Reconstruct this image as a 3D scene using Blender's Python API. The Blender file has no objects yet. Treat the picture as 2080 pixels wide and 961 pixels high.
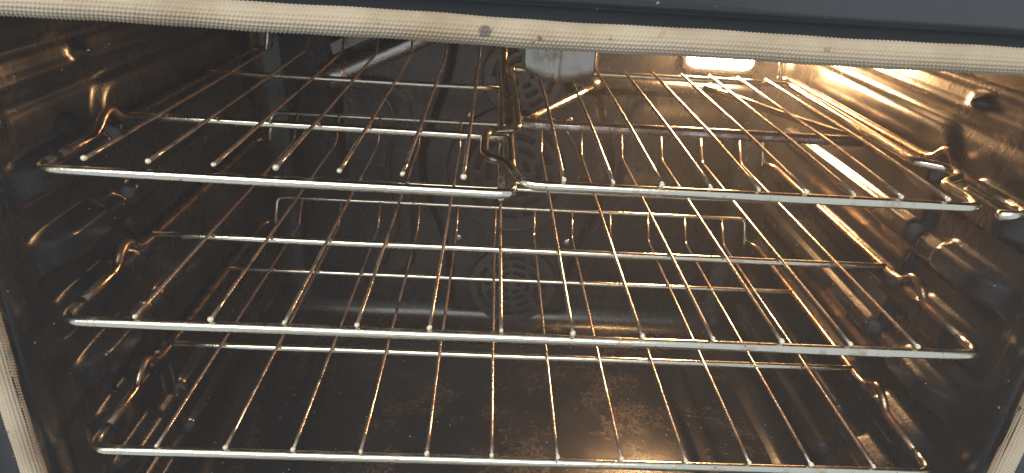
import bpy, math, random
import numpy as np
from mathutils import Vector, noise

# ------------------------------------------------------------------ camera, world, lights, exposure
scene = bpy.context.scene
COL = scene.collection

CAM_POS = Vector((-0.03737, -0.32174, 0.2397))
YAW, PITCH, ROLL, FPX = -0.05081, 0.48513, 0.06922, 1238.5
cam_d = bpy.data.cameras.new('camera')
cam = bpy.data.objects.new('camera', cam_d)
COL.objects.link(cam)
fwd = Vector((-math.sin(YAW) * math.cos(PITCH), math.cos(YAW) * math.cos(PITCH), -math.sin(PITCH)))
right0 = Vector((math.cos(YAW), math.sin(YAW), 0))
up0 = right0.cross(fwd)
right = math.cos(ROLL) * right0 + math.sin(ROLL) * up0
up = -math.sin(ROLL) * right0 + math.cos(ROLL) * up0
from mathutils import Matrix
m = Matrix((right, up, -fwd)).transposed().to_4x4()
m.translation = CAM_POS
cam.matrix_world = m
cam_d.sensor_fit = 'HORIZONTAL'
cam_d.sensor_width = 36.0
cam_d.lens = 36.0 * FPX / 2080.0
cam_d.clip_start = 0.01
cam_d.clip_end = 50.0
scene.camera = cam

world = bpy.data.worlds.new('World')
scene.world = world
world.use_nodes = True
bg = world.node_tree.nodes['Background']
bg.inputs['Color'].default_value = (0.82, 0.92, 1.0, 1)
bg.inputs['Strength'].default_value = 0.62


def area(name, loc, target, sx, sy, power, color):
    d = bpy.data.lights.new(name, 'AREA')
    d.shape = 'RECTANGLE'
    d.size, d.size_y = sx, sy
    d.energy = power
    d.color = color
    o = bpy.data.objects.new(name, d)
    COL.objects.link(o)
    o.location = loc
    o.rotation_euler = (Vector(target) - Vector(loc)).to_track_quat('-Z', 'Y').to_euler()
    return o


# the kitchen window behind and above the photographer
area('kitchen_window_light', (-0.55, -1.75, 1.75), (0, 0, 0.05), 2.3, 1.5, 80, (1.0, 0.95, 0.84))

scene.view_settings.view_transform = 'Standard'
scene.view_settings.look = 'None'
scene.view_settings.gamma = 1.0
scene.view_settings.exposure = 0.22
scene.cycles.max_bounces = 8
scene.cycles.diffuse_bounces = 4
scene.cycles.glossy_bounces = 6
scene.cycles.sample_clamp_indirect = 6.0
scene.cycles.blur_glossy = 0.6
try:
    scene.cycles.use_denoising = True
    scene.cycles.denoiser = 'OPENIMAGEDENOISE'
except Exception:
    pass

random.seed(7)

# ------------------------------------------------------------------ materials


class NT:
    def __init__(self, name):
        self.m = bpy.data.materials.new(name)
        self.m.use_nodes = True
        self.t = self.m.node_tree
        self.t.nodes.clear()
        self.out = self.t.nodes.new('ShaderNodeOutputMaterial')
        self.b = self.t.nodes.new('ShaderNodeBsdfPrincipled')
        self.t.links.new(self.b.outputs[0], self.out.inputs['Surface'])
        self.tc = self.t.nodes.new('ShaderNodeTexCoord')

    def n(self, typ, **kw):
        nd = self.t.nodes.new(typ)
        for k, v in kw.items():
            setattr(nd, k, v)
        return nd

    def set(self, sock, v):
        if hasattr(v, 'is_output') or isinstance(v, bpy.types.NodeSocket):
            self.t.links.new(v, sock)
        else:
            sock.default_value = v

    def noise(self, scale, detail=4, rough=0.55, vec=None, dist=0.0):
        nd = self.n('ShaderNodeTexNoise')
        nd.inputs['Scale'].default_value = scale
        nd.inputs['Detail'].default_value = detail
        nd.inputs['Roughness'].default_value = rough
        nd.inputs['Distortion'].default_value = dist
        self.t.links.new(vec if vec is not None else self.tc.outputs['Object'], nd.inputs['Vector'])
        return nd.outputs['Fac']

    def ramp(self, fac, lo, hi, a=0.0, b=1.0):
        nd = self.n('ShaderNodeMapRange')
        nd.interpolation_type = 'SMOOTHSTEP'
        self.set(nd.inputs['Value'], fac)
        nd.inputs['From Min'].default_value = lo
        nd.inputs['From Max'].default_value = hi
        nd.inputs['To Min'].default_value = a
        nd.inputs['To Max'].default_value = b
        return nd.outputs['Result']

    def math(self, op, a, b=0.0):
        nd = self.n('ShaderNodeMath', operation=op)
        self.set(nd.inputs[0], a)
        self.set(nd.inputs[1], b)
        return nd.outputs[0]

    def mix(self, fac, a, b):
        nd = self.n('ShaderNodeMix', data_type='RGBA')
        self.set(nd.inputs[0], fac)
        self.set(nd.inputs[6], a)
        self.set(nd.inputs[7], b)
        return nd.outputs[2]

    def mapping(self, scale, src='Object'):
        nd = self.n('ShaderNodeMapping')
        nd.inputs['Scale'].default_value = scale
        self.t.links.new(self.tc.outputs[src], nd.inputs['Vector'])
        return nd.outputs['Vector']

    def bump(self, h, dist, strength=1.0):
        nd = self.n('ShaderNodeBump')
        nd.inputs['Strength'].default_value = strength
        nd.inputs['Distance'].default_value = dist
        self.set(nd.inputs['Height'], h)
        self.t.links.new(nd.outputs['Normal'], self.b.inputs['Normal'])
        return nd

    def bs(self, **kw):
        for k, v in kw.items():
            self.set(self.b.inputs[k.replace('_', ' ')], v)


def enamel(name, grime=0.5, rough=0.17, stain=False, base=(0.010, 0.0115, 0.014)):
    t = NT(name)
    # tiny pale flecks fired into the enamel
    v = t.n('ShaderNodeTexVoronoi')
    v.inputs['Scale'].default_value = 210
    t.t.links.new(t.tc.outputs['Object'], v.inputs['Vector'])
    cell = t.n('ShaderNodeSeparateColor')
    t.t.links.new(v.outputs['Color'], cell.inputs[0])
    pick = t.math('GREATER_THAN', cell.outputs[0], 0.86)
    size = t.math('MULTIPLY', cell.outputs[1], 0.20)
    fl = t.math('MULTIPLY', t.math('LESS_THAN', v.outputs['Distance'], size), pick)
    n1 = t.noise(9, 6, 0.62)
    n2 = t.noise(55, 5, 0.6)
    n3 = t.noise(420, 3, 0.6)
    streak = t.noise(1.0, 5, 0.7, vec=t.mapping((420, 420, 34)))
    film = t.math('MULTIPLY', t.ramp(n1, 0.30, 0.75), t.ramp(streak, 0.30, 0.72, 0.25, 1.0))
    film = t.math('MULTIPLY', film, grime)
    col = t.mix(film, (*base, 1), (0.019, 0.018, 0.0175, 1))
    if stain:
        s = t.math('MULTIPLY', t.ramp(t.noise(11, 9, 0.75, dist=0.6), 0.46, 0.60), t.ramp(t.noise(210, 5, 0.75), 0.38, 0.62))
        col = t.mix(t.math('MULTIPLY', s, 0.8), col, (0.05, 0.035, 0.025, 1))
        film = t.math('MAXIMUM', film, s)
    col = t.mix(t.math('MULTIPLY', fl, 0.55), col, (0.42, 0.43, 0.44, 1))
    r = t.math('ADD', t.ramp(n2, 0.3, 0.7, rough * 0.9, rough * 1.1), t.math('MULTIPLY', film, 0.22))
    t.bs(Base_Color=col, Roughness=r)
    t.b.inputs['Specular IOR Level'].default_value = 0.55
    h = t.math('ADD', t.math('MULTIPLY', n3, 0.18), t.math('MULTIPLY', t.noise(30, 2, 0.5), 0.7))
    h = t.math('ADD', h, t.math('MULTIPLY', streak, 0.12))
    h = t.math('ADD', h, t.math('MULTIPLY', fl, 0.12))
    t.bump(h, 0.0011, 0.5)
    return t.m


def steel(name, col=(0.74, 0.70, 0.58), tint=(0.20, 0.095, 0.045), amount=0.35, rough=0.16, scale=26, tint_metal=0.6):
    t = NT(name)
    n1 = t.noise(scale, 6, 0.65)
    n2 = t.noise(scale * 14, 3, 0.6)
    f = t.ramp(n1, 0.62 - amount * 0.45, 0.78 - amount * 0.25)
    f = t.math('MULTIPLY', f, t.ramp(n2, 0.2, 0.65, 0.5, 1.0))
    c = t.mix(f, (*col, 1), (*tint, 1))
    sp = t.ramp(t.noise(scale * 11, 2, 0.5), 0.70, 0.76)
    c = t.mix(sp, c, (0.03, 0.02, 0.015, 1))
    t.bs(Base_Color=c, Metallic=t.math('SUBTRACT', 1.0, t.math('MULTIPLY', f, 1 - tint_metal)),
         Roughness=t.math('ADD', rough, t.math('MULTIPLY', f, 0.22)))
    t.bump(t.math('ADD', n2, t.math('MULTIPLY', f, 0.6)), 0.00025, 0.5)
    return t.m


def gasket_mat():
    t = NT('woven_glass_fibre')
    uv = t.tc.outputs['UV']
    n1 = t.noise(22, 5, 0.6)
    n2 = t.noise(1300, 3, 0.7)
    n3 = t.noise(70, 4, 0.6)
    c = t.mix(t.ramp(n1, 0.35, 0.7), (0.36, 0.305, 0.225, 1), (0.27, 0.21, 0.14, 1))
    c = t.mix(t.ramp(n3, 0.60, 0.72, 0, 0.65), c, (0.27, 0.19, 0.12, 1))
    # scorch marks of their own shape
    b = t.ramp(t.noise(105, 4, 0.6), 0.685, 0.74)
    c = t.mix(t.math('MULTIPLY', b, 0.9), c, (0.05, 0.035, 0.03, 1))
    wb = t.n('ShaderNodeVectorMath', operation='MULTIPLY_ADD')
    nz = t.n('ShaderNodeTexNoise')
    nz.inputs['Scale'].default_value = 420
    t.t.links.new(t.tc.outputs['Object'], nz.inputs['Vector'])
    t.t.links.new(nz.outputs['Color'], wb.inputs[0])
    wb.inputs[1].default_value = (0.003, 0.003, 0.003)
    t.t.links.new(t.tc.outputs['Object'], wb.inputs[2])
    for (px, pz, pr) in ((-0.0415, 0.1885, 0.0024), (0.020, 0.1890, 0.0012), (0.011, 0.1915, 0.0010), (-0.094, 0.1900, 0.0010), (0.131, 0.1900, 0.0013)):
        dn = t.n('ShaderNodeVectorMath', operation='DISTANCE')
        t.t.links.new(wb.outputs[0], dn.inputs[0])
        dn.inputs[1].default_value = (px + 0.0015, -0.0115, pz + 0.0015)
        c = t.mix(t.ramp(dn.outputs['Value'], pr * 1.2 + 0.001, pr * 1.2 + 0.0022, 0.85, 0.0), c, (0.06, 0.05, 0.055, 1))
    c = t.mix(t.ramp(n2, 0.45, 0.8, 0, 0.35), c, (0.30, 0.24, 0.17, 1))
    t.bs(Base_Color=c, Roughness=0.75)
    t.b.inputs['Sheen Weight'].default_value = 0.15
    t.bump(n2, 0.0005, 0.6)
    return t.m


def plain(name, col, rough=0.5, metal=0.0):
    t = NT(name)
    n = t.noise(60, 4, 0.6)
    c = t.mix(t.ramp(n, 0.3, 0.7), (*[x * 0.8 for x in col], 1), (*col, 1))
    t.bs(Base_Color=c, Roughness=t.ramp(n, 0.3, 0.7, rough * 0.85, rough * 1.15), Metallic=metal)
    return t.m


def glow(name, col, strength):
    t = NT(name)
    t.bs(Base_Color=(0.8, 0.7, 0.5, 1), Roughness=0.3)
    t.b.inputs['Emission Color'].default_value = (*col, 1)
    t.b.inputs['Emission Strength'].default_value = strength
    return t.m


M_WALL = enamel('speckled_enamel', 0.9, 0.19)
M_BACK = enamel('speckled_enamel_back', 0.6, 0.24)
M_FLOOR = enamel('stained_floor_enamel', 0.4, 0.2, stain=True)
M_GRILLE = enamel('grille_enamel', 0.3, 0.22, base=(0.03, 0.03, 0.032))
M_FACE = enamel('front_enamel', 0.1, 0.16, base=(0.035, 0.039, 0.047))
M_BAR = steel('nickel_bar', amount=0.22, rough=0.14)
M_WIRE = steel('browned_wire', col=(0.66, 0.60, 0.52), tint=(0.13, 0.058, 0.03), amount=0.62, rough=0.10, scale=32, tint_metal=0.55)
M_RAIL = steel('heat_tinted_rail', col=(0.34, 0.25, 0.18), tint=(0.10, 0.05, 0.03), amount=0.5, rough=0.2, scale=30, tint_metal=0.7)
M_TIP = plain('weld_tip', (0.62, 0.60, 0.50), 0.42, 0.25)
M_SHEET = steel('aluminised_sheet', col=(0.42, 0.41, 0.38), tint=(0.35, 0.29, 0.22), amount=0.3, rough=0.38, scale=40, tint_metal=0.9)
M_TUBE = steel('burner_steel', col=(0.55, 0.54, 0.53), tint=(0.25, 0.2, 0.17), amount=0.25, rough=0.26, scale=30, tint_metal=0.9)
M_GASKET = gasket_mat()
M_DARK = plain('slot_shade_black', (0.008, 0.008, 0.009), 0.6)
M_CABLE = plain('dark_cable', (0.03, 0.028, 0.026), 0.5)
M_GLOW = glow('lit_lens', (1.0, 0.54, 0.235), 240.0)

# ------------------------------------------------------------------ mesh helpers


def link(name, me, mat, parent=None, smooth=True):
    o = bpy.data.objects.new(name, me)
    COL.objects.link(o)
    if mat is not None and not me.materials:
        me.materials.append(mat)
    if smooth and len(me.polygons):
        me.polygons.foreach_set('use_smooth', [True] * len(me.polygons))
    if parent is not None:
        o.parent = parent
    return o


def mesh(name, v, f):
    me = bpy.data.meshes.new(name)
    me.from_pydata([tuple(p) for p in v], [], f)
    me.update()
    return me


def fillet(pts, rad, n=6):
    """round the corners of a polyline"""
    pts = [Vector(p) for p in pts]
    out = [pts[0]]
    for i in range(1, len(pts) - 1):
        a, b, c = pts[i - 1], pts[i], pts[i + 1]
        r = rad[i] if isinstance(rad, (list, tuple)) else rad
        d1, d2 = (a - b), (c - b)
        l1, l2 = d1.length, d2.length
        r = min(r, l1 * 0.49, l2 * 0.49)
        p0, p1 = b + d1.normalized() * r, b + d2.normalized() * r
        for k in range(n + 1):
            t = k / n
            out.append((1 - t) ** 2 * p0 + 2 * t * (1 - t) * b + t * t * p1)
    out.append(pts[-1])
    return out


def tube_data(pts, r, seg=10, cap=True, rf=None, vo=0):
    pts = [Vector(p) for p in pts]
    n = len(pts)
    T = []
    for i in range(n):
        d = pts[min(i + 1, n - 1)] - pts[max(i - 1, 0)]
        T.append(d.normalized())
    ref = Vector((0, 0, 1)) if abs(T[0].z) < 0.9 else Vector((0, 1, 0))
    N = (ref - T[0] * ref.dot(T[0])).normalized()
    V, F = [], []
    for i in range(n):
        N = (N - T[i] * N.dot(T[i])).normalized()
        B = T[i].cross(N)
        rr = r if rf is None else rf(i / (n - 1)) * r
        for k in range(seg):
            a = 2 * math.pi * k / seg
            V.append(pts[i] + (N * math.cos(a) + B * math.sin(a)) * rr)
    for i in range(n - 1):
        for k in range(seg):
            k2 = (k + 1) % seg
            F.append((vo + i * seg + k, vo + i * seg + k2, vo + (i + 1) * seg + k2, vo + (i + 1) * seg + k))
    if cap:
        V.append(pts[0] - T[0] * r * 0.35)
        V.append(pts[-1] + T[-1] * r * 0.35)
        a, b = vo + n * seg, vo + n * seg + 1
        for k in range(seg):
            k2 = (k + 1) % seg
            F.append((a, vo + k2, vo + k))
            F.append((b, vo + (n - 1) * seg + k, vo + (n - 1) * seg + k2))
    return V, F


def tube(name, pts, r, mat, parent=None, seg=10, rf=None):
    V, F = tube_data(pts, r, seg, True, rf)
    return link(name, mesh(name, V, F), mat, parent)


def tubes(name, paths, r, mat, parent=None, seg=10):
    V, F = [], []
    for p in paths:
        v, f = tube_data(p, r, seg, True, None, len(V))
        V += v
        F += f
    return link(name, mesh(name, V, F), mat, parent)


def wob(pts, amp, seed, step=0.02):
    """subdivide a straight run and let it wander by a fraction of a millimetre"""
    out = []
    for i in range(len(pts) - 1):
        a, b = Vector(pts[i]), Vector(pts[i + 1])
        n = max(1, int((b - a).length / step))
        for k in range(n):
            p = a.lerp(b, k / n)
            q = noise.noise_vector(p * 9 + Vector((seed * 3.7, seed * 1.3, 0)))
            out.append(p + q * amp)
    p = Vector(pts[-1])
    out.append(p + noise.noise_vector(p * 9 + Vector((seed * 3.7, seed * 1.3, 0))) * amp)
    return out


def thing(name, label, cat, loc=(0, 0, 0), group=None):
    o = bpy.data.objects.new(name, None)
    COL.objects.link(o)
    o.location = loc
    o.empty_display_size = 0.05
    o['label'] = label
    o['category'] = cat
    if group:
        o['group'] = group
    return o


def sstep(x, a, b):
    t = np.clip((x - a) / (b - a), 0, 1)
    return t * t * (3 - 2 * t)


def rbox(u, v, u0, u1, v0, v1, rad):
    """signed distance to a rounded rectangle"""
    cu, cv, hu, hv = (u0 + u1) / 2, (v0 + v1) / 2, (u1 - u0) / 2, (v1 - v0) / 2
    rad = min(rad, hu, hv)
    qu, qv = np.abs(u - cu) - (hu - rad), np.abs(v - cv) - (hv - rad)
    return np.hypot(np.maximum(qu, 0), np.maximum(qv, 0)) + np.minimum(np.maximum(qu, qv), 0) - rad


def sheet(name, U, V, pos, mat, parent, flip=False):
    """a stamped sheet: grid (U,V) -> 3D through pos()"""
    uu, vv = np.meshgrid(U, V, indexing='ij')
    X, Y, Z = pos(uu, vv)
    nu, nv = len(U), len(V)
    P = np.stack([X.ravel(), Y.ravel(), Z.ravel()], 1)
    idx = np.arange(nu * nv).reshape(nu, nv)
    q = np.stack([idx[:-1, :-1], idx[1:, :-1], idx[1:, 1:], idx[:-1, 1:]], -1).reshape(-1, 4)
    if flip:
        q = q[:, ::-1]
    me = bpy.data.meshes.new(name)
    me.from_pydata(P.tolist(), [], q.tolist())
    me.update()
    return link(name, me, mat, parent)


# ------------------------------------------------------------------ the oven
XW, YB, ZF, ZC = 0.321, 0.415, -0.288, 0.232
LEAN = 0.10


def y_face(z):
    return -0.0247 + LEAN * z


oven = thing('oven', 'open oven cavity of dark speckled enamel with a pale woven door gasket', 'oven', (0, 0.19, ZF))
OV = Vector(oven.location)
oven_parts = []


def own(o):
    o.parent = oven
    o.matrix_parent_inverse = Matrix.Translation(-OV)
    return o


LEVELS = [0.0975, 0.0485, 0.0, -0.05, -0.1008, -0.151, -0.201]


def wall_h(y, z):
    h = np.zeros_like(y)
    # slightly raised rear field
    h = h + 0.005 * sstep(-rbox(y, z, 0.112, 0.60, -0.245, 0.118, 0.03), -0.006, 0.006)
    for i, L in enumerate(LEVELS):
        zt = L - 0.0095
        # front pad
        d = rbox(y, z, -0.004, 0.086, zt - 0.023, zt, 0.010)
        h = np.maximum(h, 0.0135 * sstep(-d, -0.0045, 0.0035) * sstep(y, 0.008, 0.045))
        # shallow web that ties the pad into the ledge behind it
        d = rbox(y, z, 0.060, 0.16, zt - 0.026, zt - 0.009, 0.008)
        h = np.maximum(h, 0.0062 * sstep(-d, -0.006, 0.004))
        # long rear ledge, its front end sloped
        d = rbox(y, z, 0.116, 0.372, zt - 0.019, zt, 0.008)
        h = np.maximum(h, 0.0115 * sstep(-d, -0.0045, 0.0035))
    # creases above the ledges
    for zc, dep in ((0.172, -0.002), (0.150, 0.0026), (0.1335, -0.0022), (0.119, 0.002)):
        h = h - dep * np.exp(-((z - zc) / 0.0035) ** 2) * sstep(y, 0.0, 0.03)
    h = h + 0.004 * sstep(z, 0.155, 0.18)
    # little pressed lugs near the mouth
    h = h + 0.009 * np.exp(-(((y - 0.112) / 0.007) ** 2 + ((z - 0.140) / 0.004) ** 2))
    h = h + 0.006 * np.exp(-(((y - 0.022) / 0.006) ** 2 + ((z - 0.118) / 0.008) ** 2))
    # coves into floor and back
    R = 0.03
    tb = np.clip((R - (z - ZF)) / R, 0, 1)
    h = h + R * (1 - np.sqrt(np.maximum(0, 1 - tb * tb)))
    tk = np.clip((R - (YB - y)) / R, 0, 1)
    h = h + R * (1 - np.sqrt(np.maximum(0, 1 - tk * tk)))
    # hand-of-the-press unevenness
    h = h + 0.0006 * np.sin(y * 31 + z * 17) * np.sin(z * 23 - y * 9)
    return h


Ugrid = np.linspace(-0.045, YB, 200)
Vgrid = np.linspace(ZF, ZC, 226)
for s in (-1, 1):
    def pos(u, v, s=s):
        yy = np.maximum(u, y_face(v) - 0.001)
        return s * (XW - wall_h(yy, v)), yy, v
    own(sheet('side_wall', Ugrid, Vgrid, pos, M_WALL, None, flip=(s == 1)))


def back_h(x, z):
    h = np.zeros_like(x)
    for s in (-1, 1):
        d = rbox(x, z, *(sorted((s * 0.135, s * 0.275))), -0.215, 0.055, 0.035)
        h = h + 0.0045 * sstep(-d, -0.006, 0.004)
    h = h + 0.006 * np.exp(-((x + 0.2135) / 0.007) ** 2) * sstep(z, -0.10, 0.0)  # rib added so the wall shows a pale vertical reflection
    h = h + 0.011 * sstep(-rbox(x, z, 0.055, 0.285, 0.058, 0.074, 0.006), -0.006, 0.005)  # ridge added below the lamp so its top slope reflects it
    # raised field of the fan cover
    hw = 0.080 + 0.040 * np.exp(-((z + 0.05) / 0.095) ** 2)
    h = h + 0.007 * sstep(hw - np.abs(x), -0.006, 0.006) * sstep(z, -0.272, -0.262)
    h = h + 0.0005 * np.sin(x * 27 + 1) * np.sin(z * 21)
    R = 0.03
    tb = np.clip((R - (z - ZF)) / R, 0, 1)
    h = h + R * (1 - np.sqrt(np.maximum(0, 1 - tb * tb)))
    return h


def bpos(u, v):
    return u, YB - back_h(u, v), v


own(sheet('back_wall', np.linspace(-XW, XW, 240), Vgrid, bpos, M_BACK, None))


def floor_h(x, y):
    d = rbox(x, y, -0.222, 0.205, 0.0, 0.345, 0.03)
    h = 0.006 * sstep(-d, -0.006, 0.006)
    d2 = rbox(x, y, -0.252, 0.235, -0.02, 0.372, 0.04)
    h = h + 0.005 * sstep(-d2, -0.006, 0.006)
    h = h + 0.0010 * np.sin(x * 19 + 0.4) * np.sin(y * 22 + 1.1)
    return h


own(sheet('oven_floor', np.linspace(-XW, XW, 180), np.linspace(-0.055, YB, 140),
          lambda u, v: (u, v, ZF + 0.001 + floor_h(u, v)), M_FLOOR, None))
own(sheet('ceiling', np.linspace(-XW, XW, 24), np.linspace(-0.01, YB, 20),
          lambda u, v: (u, v, ZC - 0.004 + 0.002 * np.sin(u * 24) * np.sin(v * 24)), M_BACK, None, flip=True))

# ---- front frame round the mouth (leaning slightly), with a rolled upper trim


def frame_mesh(i0, i1):
    zs_top, zs_bot = 0.36, -0.42
    outer = [(-0.42, zs_bot), (0.42, zs_bot), (0.42, zs_top), (-0.42, zs_top)]
    n = 12

    def ring(hw, z0, z1, rad, dy):
        out = []
        for cx, cz, a0 in ((hw - rad, z0 + rad, -90), (hw - rad, z1 - rad, 0), (-hw + rad, z1 - rad, 90), (-hw + rad, z0 + rad, 180)):
            for k in range(n + 1):
                a = math.radians(a0 + 90 * k / n)
                x, z = cx + rad * math.cos(a), cz + rad * math.sin(a)
                out.append((x, y_face(z) + dy, z))
        return out
    rings = [ring(0.3205, ZF - 0.001, 0.1865, 0.012, 0.030),
             ring(0.3185, ZF, 0.1845, 0.012, 0.012),
             ring(0.3205, ZF - 0.003, 0.1865, 0.014, 0.0085),
             ring(0.3455, ZF - 0.03, 0.2000, 0.03, 0.0085),
             ring(0.3490, ZF - 0.034, 0.2020, 0.034, 0.003),
             ring(0.3560, ZF - 0.04, 0.2060, 0.036, -0.0015),
             ring(0.42, ZF - 0.13, 0.36, 0.036, -0.012)]
    V, F = [], []
    L = len(rings[0])
    for r in rings:
        V += r
    rings = rings[i0:i1 + 1]
    V = [p for r in rings for p in r]
    for i in range(len(rings) - 1):
        for k in range(L):
            k2 = (k + 1) % L
            F.append((i * L + k, i * L + k2, (i + 1) * L + k2, (i + 1) * L + k))
    return mesh('front_frame', V, F)


own(link('front_frame', frame_mesh(2, 6), M_FACE))
own(link('mouth_lip', frame_mesh(0, 2), M_WALL))

# ---- woven door gasket: a knitted glass-fibre tube, every stitch a bump of its own


def gasket(name, pts, r, rows=20, stitch=0.0021, res=5):
    pts = [Vector(p) for p in pts]
    d = [0.0]
    for i in range(1, len(pts)):
        d.append(d[-1] + (pts[i] - pts[i - 1]).length)
    L = d[-1]
    n = int(L / stitch * res)
    seg = rows * 4
    arr = np.array([list(p) for p in pts])
    s = np.linspace(0, L, n)
    P = np.stack([np.interp(s, d, arr[:, k]) for k in range(3)], 1)
    # slow wander of the soft tube
    wz = 0.0003 * np.sin(s * 16 + 1) + 0.0003 * np.sin(s * 41)
    T = np.gradient(P, axis=0)
    T /= np.linalg.norm(T, axis=1)[:, None]
    out = np.array([0, -1.0, 0])
    Nn = out - T * (T @ out)[:, None]
    Nn /= np.linalg.norm(Nn, axis=1)[:, None]
    B = np.cross(T, Nn)
    P = P + B * wz[:, None]
    ang = np.linspace(0, 2 * math.pi, seg, endpoint=False)
    row = ang / (2 * math.pi) * rows
    rowi = np.floor(row)
    fr = row - rowi
    ph = s[:, None] / stitch + (rowi % 2)[None, :] * 0.5 + fr[None, :] * 0.6
    bump = np.abs(np.sin(ph * math.pi)) ** 0.7 * np.sin(np.clip(fr, 0.02, 0.98) * math.pi)[None, :] ** 0.6
    lump = 1 + 0.03 * np.sin(s * 55 + 2)[:, None] * np.cos(ang)[None, :] + 0.02 * np.sin(s * 137)[:, None]
    rad = r * lump + 0.0010 * bump
    V = P[:, None, :] + rad[..., None] * (np.cos(ang)[None, :, None] * Nn[:, None, :] * 0.86 + np.sin(ang)[None, :, None] * B[:, None, :])
    idx = np.arange(n * seg).reshape(n, seg)
    nx = np.roll(idx, -1, 1)
    q = np.stack([idx[:-1], nx[:-1], nx[1:], idx[1:]], -1).reshape(-1, 4)
    me = bpy.data.meshes.new(name)
    me.from_pydata(V.reshape(-1, 3).tolist(), [], q.tolist())
    me.update()
    return own(link(name, me, M_GASKET))


ZG = 0.1877
XG = 0.3265


def gp(x, z):
    return (x, y_face(z) + 0.0015, z)


path = [gp(-XG, -0.30), gp(-XG, 0.0), gp(-XG, ZG), gp(XG, ZG), gp(XG, 0.0), gp(XG, -0.30)]
gasket('door_gasket', fillet(path, [0, 0, 0.02, 0.02, 0, 0], 10), 0.0062)

# ---- the drop-down door, lying open in front of the mouth


def slab(x0, x1, y0, y1, z0, z1, rad):
    rings = []
    for ins, z in ((0.0, z0), (0.0, z1 - rad), (rad * 0.3, z1 - rad * 0.3), (rad, z1)):
        rings.append([(((x0 + x1) / 2) + x, ((y0 + y1) / 2) + y, z) for x, y in _rr((x1 - x0) / 2 - ins, (y1 - y0) / 2 - ins, 0.012)])
    V, F = [], []
    L = len(rings[0])
    for r in rings:
        V += r
    for i in range(3):
        F += [(i * L + k, i * L + (k + 1) % L, (i + 1) * L + (k + 1) % L, (i + 1) * L + k) for k in range(L)]
    F.append(tuple(3 * L + k for k in range(L)))
    F.append(tuple(range(L))[::-1])
    return V, F


def _rr(hw, hz, rad, n=5):
    out = []
    for cx, cz, a0 in ((hw - rad, -hz + rad, -90), (hw - rad, hz - rad, 0), (-hw + rad, hz - rad, 90), (-hw + rad, -hz + rad, 180)):
        for k in range(n + 1):
            a = math.radians(a0 + 90 * k / n)
            out.append((cx + rad * math.cos(a), cz + rad * math.sin(a)))
    return out


dp = own(link('door', mesh('door', *slab(-0.37, 0.37, -0.60, -0.075, ZF - 0.095, ZF - 0.055, 0.01)), M_FACE, None, False))
gl = link('door_glass', mesh('door_glass', *slab(-0.25, 0.25, -0.50, -0.17, ZF - 0.058, ZF - 0.051, 0.003)), M_BACK, dp, False)

# ---- fan cover vents on the back wall


def grille(name, c, rings, R, tilt=0.0):
    """pressed vent disc with real arc-shaped slots; rings = (r0, r1, number of slots, share open)"""
    ys = YB - 0.0115
    V, F = [], []

    def addring(r0, r1, open_n, share, off):
        segs = 96
        for k in range(segs):
            a = k / segs
            if open_n:
                ph = (a * open_n + off) % 1.0
                if ph < share:
                    continue
            b0, b1 = 2 * math.pi * k / segs, 2 * math.pi * (k + 1) / segs
            i = len(V)
            for (rr, bb) in ((r0, b0), (r1, b0), (r1, b1), (r0, b1)):
                V.append((c[0] + rr * math.cos(bb), ys, c[1] + rr * math.sin(bb)))
            F.append((i, i + 1, i + 2, i + 3))
    last = 0.0
    for j, (r0, r1, k, sh) in enumerate(rings):
        addring(last, r0, 0, 0, 0)
        addring(r0, r1, k, sh, j * 0.37)
        last = r1
    addring(last, R, 0, 0, 0)
    me = mesh(name, V, F)
    import bmesh
    bm = bmesh.new()
    bm.from_mesh(me)
    bmesh.ops.remove_doubles(bm, verts=bm.verts, dist=1e-5)
    bmesh.ops.recalc_face_normals(bm, faces=bm.faces)
    bm.to_mesh(me)
    bm.free()
    o = link(name, me, M_GRILLE, None, False)
    sm = o.modifiers.new('thick', 'SOLIDIFY')
    sm.thickness = 0.0022
    sm.offset = 0
    bv = o.modifiers.new('soft', 'BEVEL')
    bv.width = 0.0006
    bv.segments = 2
    own(o)
    # pressed rim
    rim = [(c[0] + (R + 0.001) * math.cos(a * math.pi / 32), ys + 0.001, c[1] + (R + 0.001) * math.sin(a * math.pi / 32)) for a in range(65)]
    rm = tube('rim', rim, 0.0022, M_GRILLE, o, 8)
    # near-black disc painted in for the shade behind the slots
    dv = [(c[0], YB - 0.0078, c[1])] + [(c[0] + R * math.cos(a * math.pi / 32), YB - 0.0078, c[1] + R * math.sin(a * math.pi / 32)) for a in range(64)]
    shade_disc = link('slot_shade_disc', mesh('slot_shade_disc', dv, [(0, 1 + (a + 1) % 64, 1 + a) for a in range(64)]), M_DARK, o)
    return o


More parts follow.
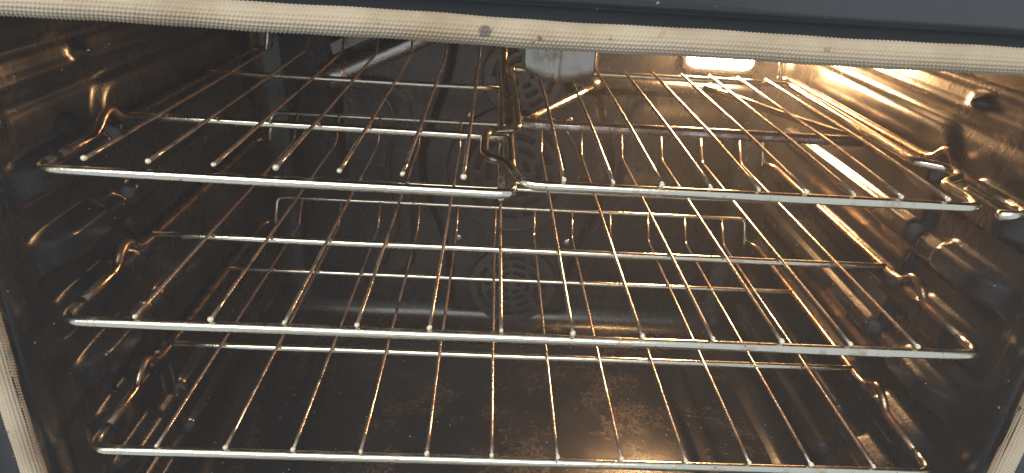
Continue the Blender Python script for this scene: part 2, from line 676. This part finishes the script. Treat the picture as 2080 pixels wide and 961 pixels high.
grille('fan_grille', (-0.004, -0.050), [(0.014, 0.021, 4, 0.6), (0.028, 0.036, 6, 0.7), (0.043, 0.051, 8, 0.72), (0.058, 0.066, 10, 0.75)], 0.082)
grille('fan_grille', (0.000, 0.070), [(0.008, 0.013, 4, 0.6), (0.019, 0.025, 6, 0.7), (0.031, 0.037, 8, 0.72)], 0.046)
grille('fan_grille', (0.004, -0.222), [(0.008, 0.013, 4, 0.6), (0.019, 0.025, 6, 0.7), (0.031, 0.037, 8, 0.72), (0.043, 0.049, 10, 0.75)], 0.058)
for (x, z) in ((-0.062, 0.02), (0.060, 0.02), (-0.072, -0.150), (0.075, -0.150)):
    V, F = [], []
    for j, (rr, dy) in enumerate(((0.0052, 0.0), (0.0050, 0.0014), (0.0036, 0.0026), (0.0012, 0.0030))):
        V += [(x + rr * math.cos(a * math.pi / 6), YB - 0.0072 - dy, z + rr * math.sin(a * math.pi / 6)) for a in range(12)]
    for j in range(3):
        F += [(j * 12 + a, j * 12 + (a + 1) % 12, (j + 1) * 12 + (a + 1) % 12, (j + 1) * 12 + a) for a in range(12)]
    F.append(tuple(range(36, 48)))
    own(link('screw', mesh('screw', V, F), M_TUBE))

# ---- oven lamp high on the back wall: bezel and lit glass
lx, lz = 0.231, 0.132


def rrect(hw, hz, rad, n=6):
    out = []
    for cx, cz, a0 in ((hw - rad, -hz + rad, -90), (hw - rad, hz - rad, 0), (-hw + rad, hz - rad, 90), (-hw + rad, -hz + rad, 180)):
        for k in range(n + 1):
            a = math.radians(a0 + 90 * k / n)
            out.append((cx + rad * math.cos(a), cz + rad * math.sin(a)))
    return out


def loft(name, rings, mat, cap=True):
    V, F = [], []
    L = len(rings[0])
    for r in rings:
        V += r
    for i in range(len(rings) - 1):
        F += [(i * L + k, i * L + (k + 1) % L, (i + 1) * L + (k + 1) % L, (i + 1) * L + k) for k in range(L)]
    if cap:
        F.append(tuple((len(rings) - 1) * L + k for k in range(L)))
    return link(name, mesh(name, V, F), mat)


bez = loft('oven_lamp', [[(lx + x, YB - d, lz + z) for x, z in rrect(hw, hz, 0.012)] for hw, hz, d in
                         ((0.047, 0.047, -0.002), (0.047, 0.047, 0.004), (0.044, 0.044, 0.007), (0.040, 0.040, 0.007))], M_BACK, False)
own(bez)
lens = loft('lens', [[(lx + x, YB - d, lz + z) for x, z in rrect(hw, hz, 0.010)] for hw, hz, d in
                     ((0.039, 0.039, 0.003), (0.038, 0.038, 0.014), (0.034, 0.034, 0.021), (0.028, 0.028, 0.024))], M_GLOW, True)
lens.parent = bez

# ---- gas broiler pieces under the ceiling
tb = [(-0.085, 0.385, 0.130), (-0.110, 0.386, 0.116), (-0.165, 0.388, 0.090), (-0.212, 0.389, 0.068)]
bt = own(tube('burner_tube', wob(tb, 0.0002, 3, 0.01), 0.0115, M_TUBE, None, 24))
tube('collar', [(-0.205, 0.3888, 0.0713), (-0.2165, 0.389, 0.0659), (-0.2275, 0.389, 0.0607)], 0.0145, M_TUBE, bt, 24, lambda t: 0.9 + 0.25 * t)
wv = fillet([(-0.200, 0.392, 0.050), (-0.165, 0.394, 0.046), (-0.150, 0.398, 0.010), (-0.168, 0.400, -0.060), (-0.150, 0.402, -0.150), (-0.175, 0.404, -0.20)], 0.03, 10)
tube('igniter_cable', wv, 0.0016, M_CABLE, bt, 8)
fp_ = []
for (x, z) in ((-0.214, 0.0905), (-0.170, 0.1120)):
    fp_ += [(x, 0.372, z), (x - 0.003, 0.374, z + 0.011), (x - 0.003, 0.3752, z + 0.011), (x, 0.3732, z)]
link('flange', mesh('flange', fp_, [(0, 1, 5, 4), (1, 2, 6, 5), (2, 3, 7, 6), (3, 0, 4, 7), (0, 3, 2, 1), (4, 5, 6, 7)]), M_SHEET, bt, False)


def bracket():
    # sheet hanging from the ceiling: straight sides, lower edge bowed down, a shallow crease in the middle
    n, mrows = 28, 12
    x0, x1, y = -0.0125, 0.0440, 0.172
    V, F = [], []
    for side in (0, 1):
        for j in range(mrows + 1):
            t = j / mrows
            for i in range(n + 1):
                u = i / n
                dip = max(0.0, math.sin(math.pi * (u * 0.94 + 0.03))) ** 0.9
                zb = 0.1315 - 0.0085 * dip - 0.002 * (u - 0.5)
                z = 0.226 * (1 - t) + zb * t
                x = x0 + (x1 - x0) * u
                cr = 0.0022 * math.exp(-((u - 0.47) / 0.035) ** 2)
                yy = y - cr - 0.004 * t * t + side * 0.0012 + 0.0008 * math.sin(6 * u + 3 * t)
                V.append((x, yy, z))
    S = (n + 1) * (mrows + 1)
    for j in range(mrows):
        for i in range(n):
            a = j * (n + 1) + i
            F.append((a, a + n + 1, a + n + 2, a + 1))
            F.append((S + a, S + a + 1, S + a + n + 2, S + a + n + 1))
    border = [i for i in range(n + 1)] + [(j + 1) * (n + 1) + n for j in range(mrows)] + [mrows * (n + 1) + n - 1 - i for i in range(n)] + [(mrows - 1 - j) * (n + 1) for j in range(mrows - 1)]
    for k in range(len(border)):
        a, b = border[k], border[(k + 1) % len(border)]
        F.append((a, b, S + b, S + a))
    return mesh('broiler_bracket', V, F)


br = own(link('broiler_bracket', bracket(), M_SHEET))
# burner strip running from the bracket towards the tube, edge on
st = []
for (x, y, z) in ((-0.0600, 0.20, 0.1455), (-0.0160, 0.178, 0.148)):
    st += [(x, y, z), (x, y, z + 0.030), (x, y + 0.0015, z + 0.030), (x, y + 0.0015, z)]
own(link('broiler_strip', mesh('broiler_strip', st, [(0, 1, 5, 4), (1, 2, 6, 5), (2, 3, 7, 6), (3, 0, 4, 7), (0, 3, 2, 1), (4, 5, 6, 7)]), M_SHEET, None, False))

# ------------------------------------------------------------------ racks
R_BAR, R_CROSS, R_WIRE = 0.0035, 0.0026, 0.00135


def tip_mesh():
    V, F = [], []
    n = 8
    for j in range(1, 5):
        a = math.pi * j / 5
        for k in range(n):
            b = 2 * math.pi * k / n
            V.append((0.0024 * math.sin(a) * math.cos(b), -0.0020 * math.cos(a), 0.0026 * math.sin(a) * math.sin(b)))
    for j in range(3):
        F += [(j * n + k, j * n + (k + 1) % n, (j + 1) * n + (k + 1) % n, (j + 1) * n + k) for k in range(n)]
    F.append(tuple(range(n))[::-1])
    F.append(tuple(range(3 * n, 4 * n)))
    return mesh('weld_tip', V, F)


TIP = tip_mesh()
TIP.materials.append(M_TIP)
TIP.polygons.foreach_set('use_smooth', [True] * len(TIP.polygons))


def add_tip(wire, loc, k):
    t = bpy.data.objects.new('weld_tip', TIP)
    COL.objects.link(t)
    t.parent = wire
    t.location = loc
    t.rotation_euler = (0.3 * math.sin(k * 3.1), k * 1.7, 0.2 * math.sin(k * 5.3))
    s = (0.70 if k < 80 else 0.58) + 0.12 * math.sin(k * 2.3 + 1)
    t.scale = (s, 0.9, s)
    return t


def rail_pts(s, zb):
    # side rail with the raised stop bump behind the front corner
    X = 0.3025 * s
    return [(X, 0.062, zb), (X, 0.073, zb + 0.010), (X, 0.084, zb + 0.0125), (X, 0.091, zb + 0.003), (X, 0.103, zb)]


def full_rack(name, label, origin, seed):
    root = thing(name, label, 'oven rack', origin, 'wire racks in the oven')
    zb = -0.0052
    # outer frame: one bent bar
    tube('front_bar', wob(fillet([(-0.3025, 0.022, zb), (-0.3025, 0.0, zb), (0.3025, 0.0, zb), (0.3025, 0.022, zb)], 0.013, 8), 0.0003, seed, 0.03), R_BAR, M_BAR, root, 14)
    for sd in (-1, 1):
        pts = [(0.3025 * sd, 0.018, zb)] + rail_pts(sd, zb) + [(0.3025 * sd, 0.345, zb), (0.290 * sd, 0.3635, zb)]
        tube('side_rail', wob(fillet(pts, 0.006, 6), 0.0003, seed, 0.03), R_BAR - 0.0002, M_RAIL, root, 14)
    for k, y in enumerate((0.1165, 0.2429)):
        tube('cross_bar', wob([(-0.3025, y, zb + 0.0008), (0.3025, y, zb + 0.0008)], 0.0003, seed + k, 0.03), R_CROSS + 0.0004 * (1 - k), M_BAR, root, 12)
    # raised back bar with turned-down ends
    bb = fillet([(-0.2880, 0.352, zb), (-0.2860, 0.3635, 0.0239), (0.2860, 0.3635, 0.0239), (0.2880, 0.352, zb)], 0.008, 6)
    tube('back_bar', wob(bb, 0.0003, seed + 5, 0.03), R_CROSS, M_BAR, root, 12)
    for i in range(12):
        x = (i - 5.5) * 0.0465 + random.uniform(-0.0006, 0.0006)
        p = fillet([(x, 0.001, 0.0), (x + random.uniform(-.0005, .0005), 0.1165, 0.0), (x, 0.3377, 0.0), (x, 0.3605, 0.0245)], 0.006, 5)
        w = tube('wire', wob(p, 0.00035, seed * 7 + i, 0.018), R_WIRE, M_WIRE, root, 8)
        add_tip(w, (x, 0.0, 0.0004), seed * 13 + i)
    return root


mid = full_rack('oven_rack', 'plain wire oven rack on the ledges between the split rack and the lowest rack', (0, 0, 0), 1)
low = full_rack('oven_rack', 'lowest plain wire oven rack, hanging just above the stained oven floor', (-0.0015, -0.0114, -0.1008), 2)

# ---- the split rack: wires on its left half, an open right half that carries a lift-out insert
ZT = 0.0975
top = thing('split_oven_rack', 'uppermost oven rack with wires on one half and an open bay', 'oven rack', (0, 0.018, ZT), 'wire racks in the oven')
zb = -0.0052
XL, XR = -0.2995, 0.3050
tube('front_bar', wob(fillet([(XL, 0.018, zb), (XL, -0.003, zb), (-0.0215, -0.007, zb), (-0.0215, 0.02, zb)], [0, 0.013, 0.010, 0], 8), 0.0003, 11, 0.03), 0.0031, M_BAR, top, 14)
tube('side_rail', wob(fillet([(XL, 0.014, zb), (XL, 0.058, zb), (XL, 0.070, zb + 0.010), (XL, 0.080, zb + 0.0125), (XL, 0.088, zb + 0.003), (XL, 0.100, zb), (XL, 0.345, zb), (XL + 0.012, 0.3635, zb)], 0.006, 6), 0.0003, 11, 0.03), 0.0029, M_RAIL, top, 14)
tube('center_rail', wob(fillet([(-0.0215, 0.016, zb), (-0.0225, 0.20, zb), (-0.0240, 0.355, zb), (-0.0240, 0.3635, 0.022)], 0.008, 6), 0.0003, 12, 0.03), 0.0029, M_RAIL, top, 14)
pr = [(XR - 0.012, 0.3635, zb), (XR, 0.345, zb), (XR, 0.110, zb), (XR, 0.098, zb + 0.002), (XR, 0.089, zb + 0.0125), (XR, 0.080, zb + 0.010), (XR, 0.070, zb + 0.001), (XR, 0.014, zb)]
tube('side_rail', wob(fillet(pr, 0.006, 6), 0.0003, 12, 0.03), 0.0031, M_RAIL, top, 14)
tube('front_bar', wob(fillet([(XR, 0.018, zb), (XR, -0.001, zb), (0.283, -0.002, zb)], 0.012, 8), 0.0002, 12, 0.03), 0.0033, M_BAR, top, 14)
tube('center_rail', wob([(-0.0285, -0.0045, zb - 0.0045), (-0.0285, 0.18, zb - 0.0045), (-0.0315, 0.362, zb - 0.003)], 0.0002, 13, 0.03), 0.0024, M_BAR, top, 12)
tube('cross_bar', wob([(XL, 0.100, zb + 0.0006), (-0.024, 0.0955, zb + 0.0006)], 0.0003, 14, 0.03), 0.0030, M_BAR, top, 12)
tube('cross_bar', wob([(XL, 0.240, zb + 0.0006), (-0.030, 0.238, zb + 0.0006)], 0.0003, 15, 0.03), R_CROSS, M_BAR, top, 12)
tube('back_bar', fillet([(XL + 0.014, 0.352, zb), (XL + 0.016, 0.3635, 0.0239), (XR - 0.016, 0.3635, 0.0239), (XR - 0.014, 0.352, zb)], 0.008, 6), R_CROSS, M_BAR, top, 12)
for i in range(7):
    x = -0.163 + (i - 3) * 0.0372 + random.uniform(-0.0005, 0.0005)
    p = fillet([(x, 0.004, 0.0), (x, 0.1, 0.0), (x, 0.338, 0.0), (x, 0.3605, 0.0245)], 0.006, 5)
    w = tube('wire', wob(p, 0.00035, 60 + i, 0.018), R_WIRE, M_WIRE, top, 8)
    add_tip(w, (x, 0.003, 0.0004), 60 + i)
# stout cross bar of the open bay with two brace arms running back
tube('bay_bar', wob([(-0.022, 0.147, zb - 0.004), (0.276, 0.147, zb - 0.004)], 0.0003, 17, 0.03), 0.0045, M_WIRE, top, 14)
tube('brace', wob([(-0.010, 0.150, zb - 0.003), (0.063, 0.275, zb - 0.003)], 0.0002, 18, 0.02), 0.0036, M_BAR, top, 12)
tube('brace', wob([(0.272, 0.150, zb - 0.003), (0.190, 0.305, zb - 0.003)], 0.0002, 19, 0.02), 0.0036, M_BAR, top, 12)

# ---- lift-out insert resting on the open bay
ins = thing('rack_insert', 'lift-out wire insert with a bent finger grip, resting on the split rack', 'rack insert', (0, 0.018, ZT + 0.0005))
ip = [(0.012, 0.3020, 0.0), (-0.0185, 0.3020, 0.0), (-0.0155, 0.200, -0.002), (-0.0155, 0.111, -0.003), (-0.0400, 0.098, -0.003), (-0.0405, 0.049, -0.003),
      (-0.0245, 0.038, -0.003), (-0.0165, 0.0035, -0.0035), (0.2725, 0.0035, -0.0040), (0.2765, 0.016, -0.003), (0.2755, 0.042, -0.003), (0.293, 0.050, -0.001),
      (0.293, 0.064, 0.0), (0.275, 0.075, 0.0), (0.2785, 0.3020, 0.0), (0.012, 0.3020, 0.0)]
rad = [0, 0.008, 0.02, 0.008, 0.009, 0.010, 0.010, 0.013, 0.006, 0.006, 0.006, 0.006, 0.006, 0.006, 0.010, 0]
tube('frame', wob(fillet(ip, rad, 7), 0.0002, 21, 0.03), 0.0033, M_BAR, ins, 14)
for i in range(9):
    x = 0.0092 + i * 0.0302
    p = [(x, 0.0045, 0.0016), (x, 0.1, 0.004), (x, 0.3005, 0.0046)]
    w = tube('wire', wob(p, 0.0003, 80 + i, 0.018), R_WIRE, M_WIRE, ins, 8)
    add_tip(w, (x, 0.0030, 0.0012), 80 + i)

# ------------------------------------------------------------------ pale volume added to imitate veiling glare in the lens
hv = [(x, y, z) for x in (-0.9, 0.9) for y in (-0.9, 0.6) for z in (-0.6, 0.7)]
hz = mesh('lens_veil', hv, [(0, 1, 3, 2), (4, 6, 7, 5), (0, 4, 5, 1), (2, 3, 7, 6), (0, 2, 6, 4), (1, 5, 7, 3)])
ho = link('lens_veil', hz, None, None, False)
hm = bpy.data.materials.new('lens_veil_volume')
hm.use_nodes = True
hm.node_tree.nodes.clear()
hout = hm.node_tree.nodes.new('ShaderNodeOutputMaterial')
hp = hm.node_tree.nodes.new('ShaderNodeVolumePrincipled')
hp.inputs['Color'].default_value = (0.86, 0.92, 1.0, 1)
hp.inputs['Density'].default_value = 0.07
hp.inputs['Anisotropy'].default_value = 0.2
hm.node_tree.links.new(hp.outputs[0], hout.inputs['Volume'])
hz.materials.append(hm)
ho['kind'] = 'stuff'
ho['label'] = 'added pale volume imitating veiling lens glare'
ho['category'] = 'lens_veil'
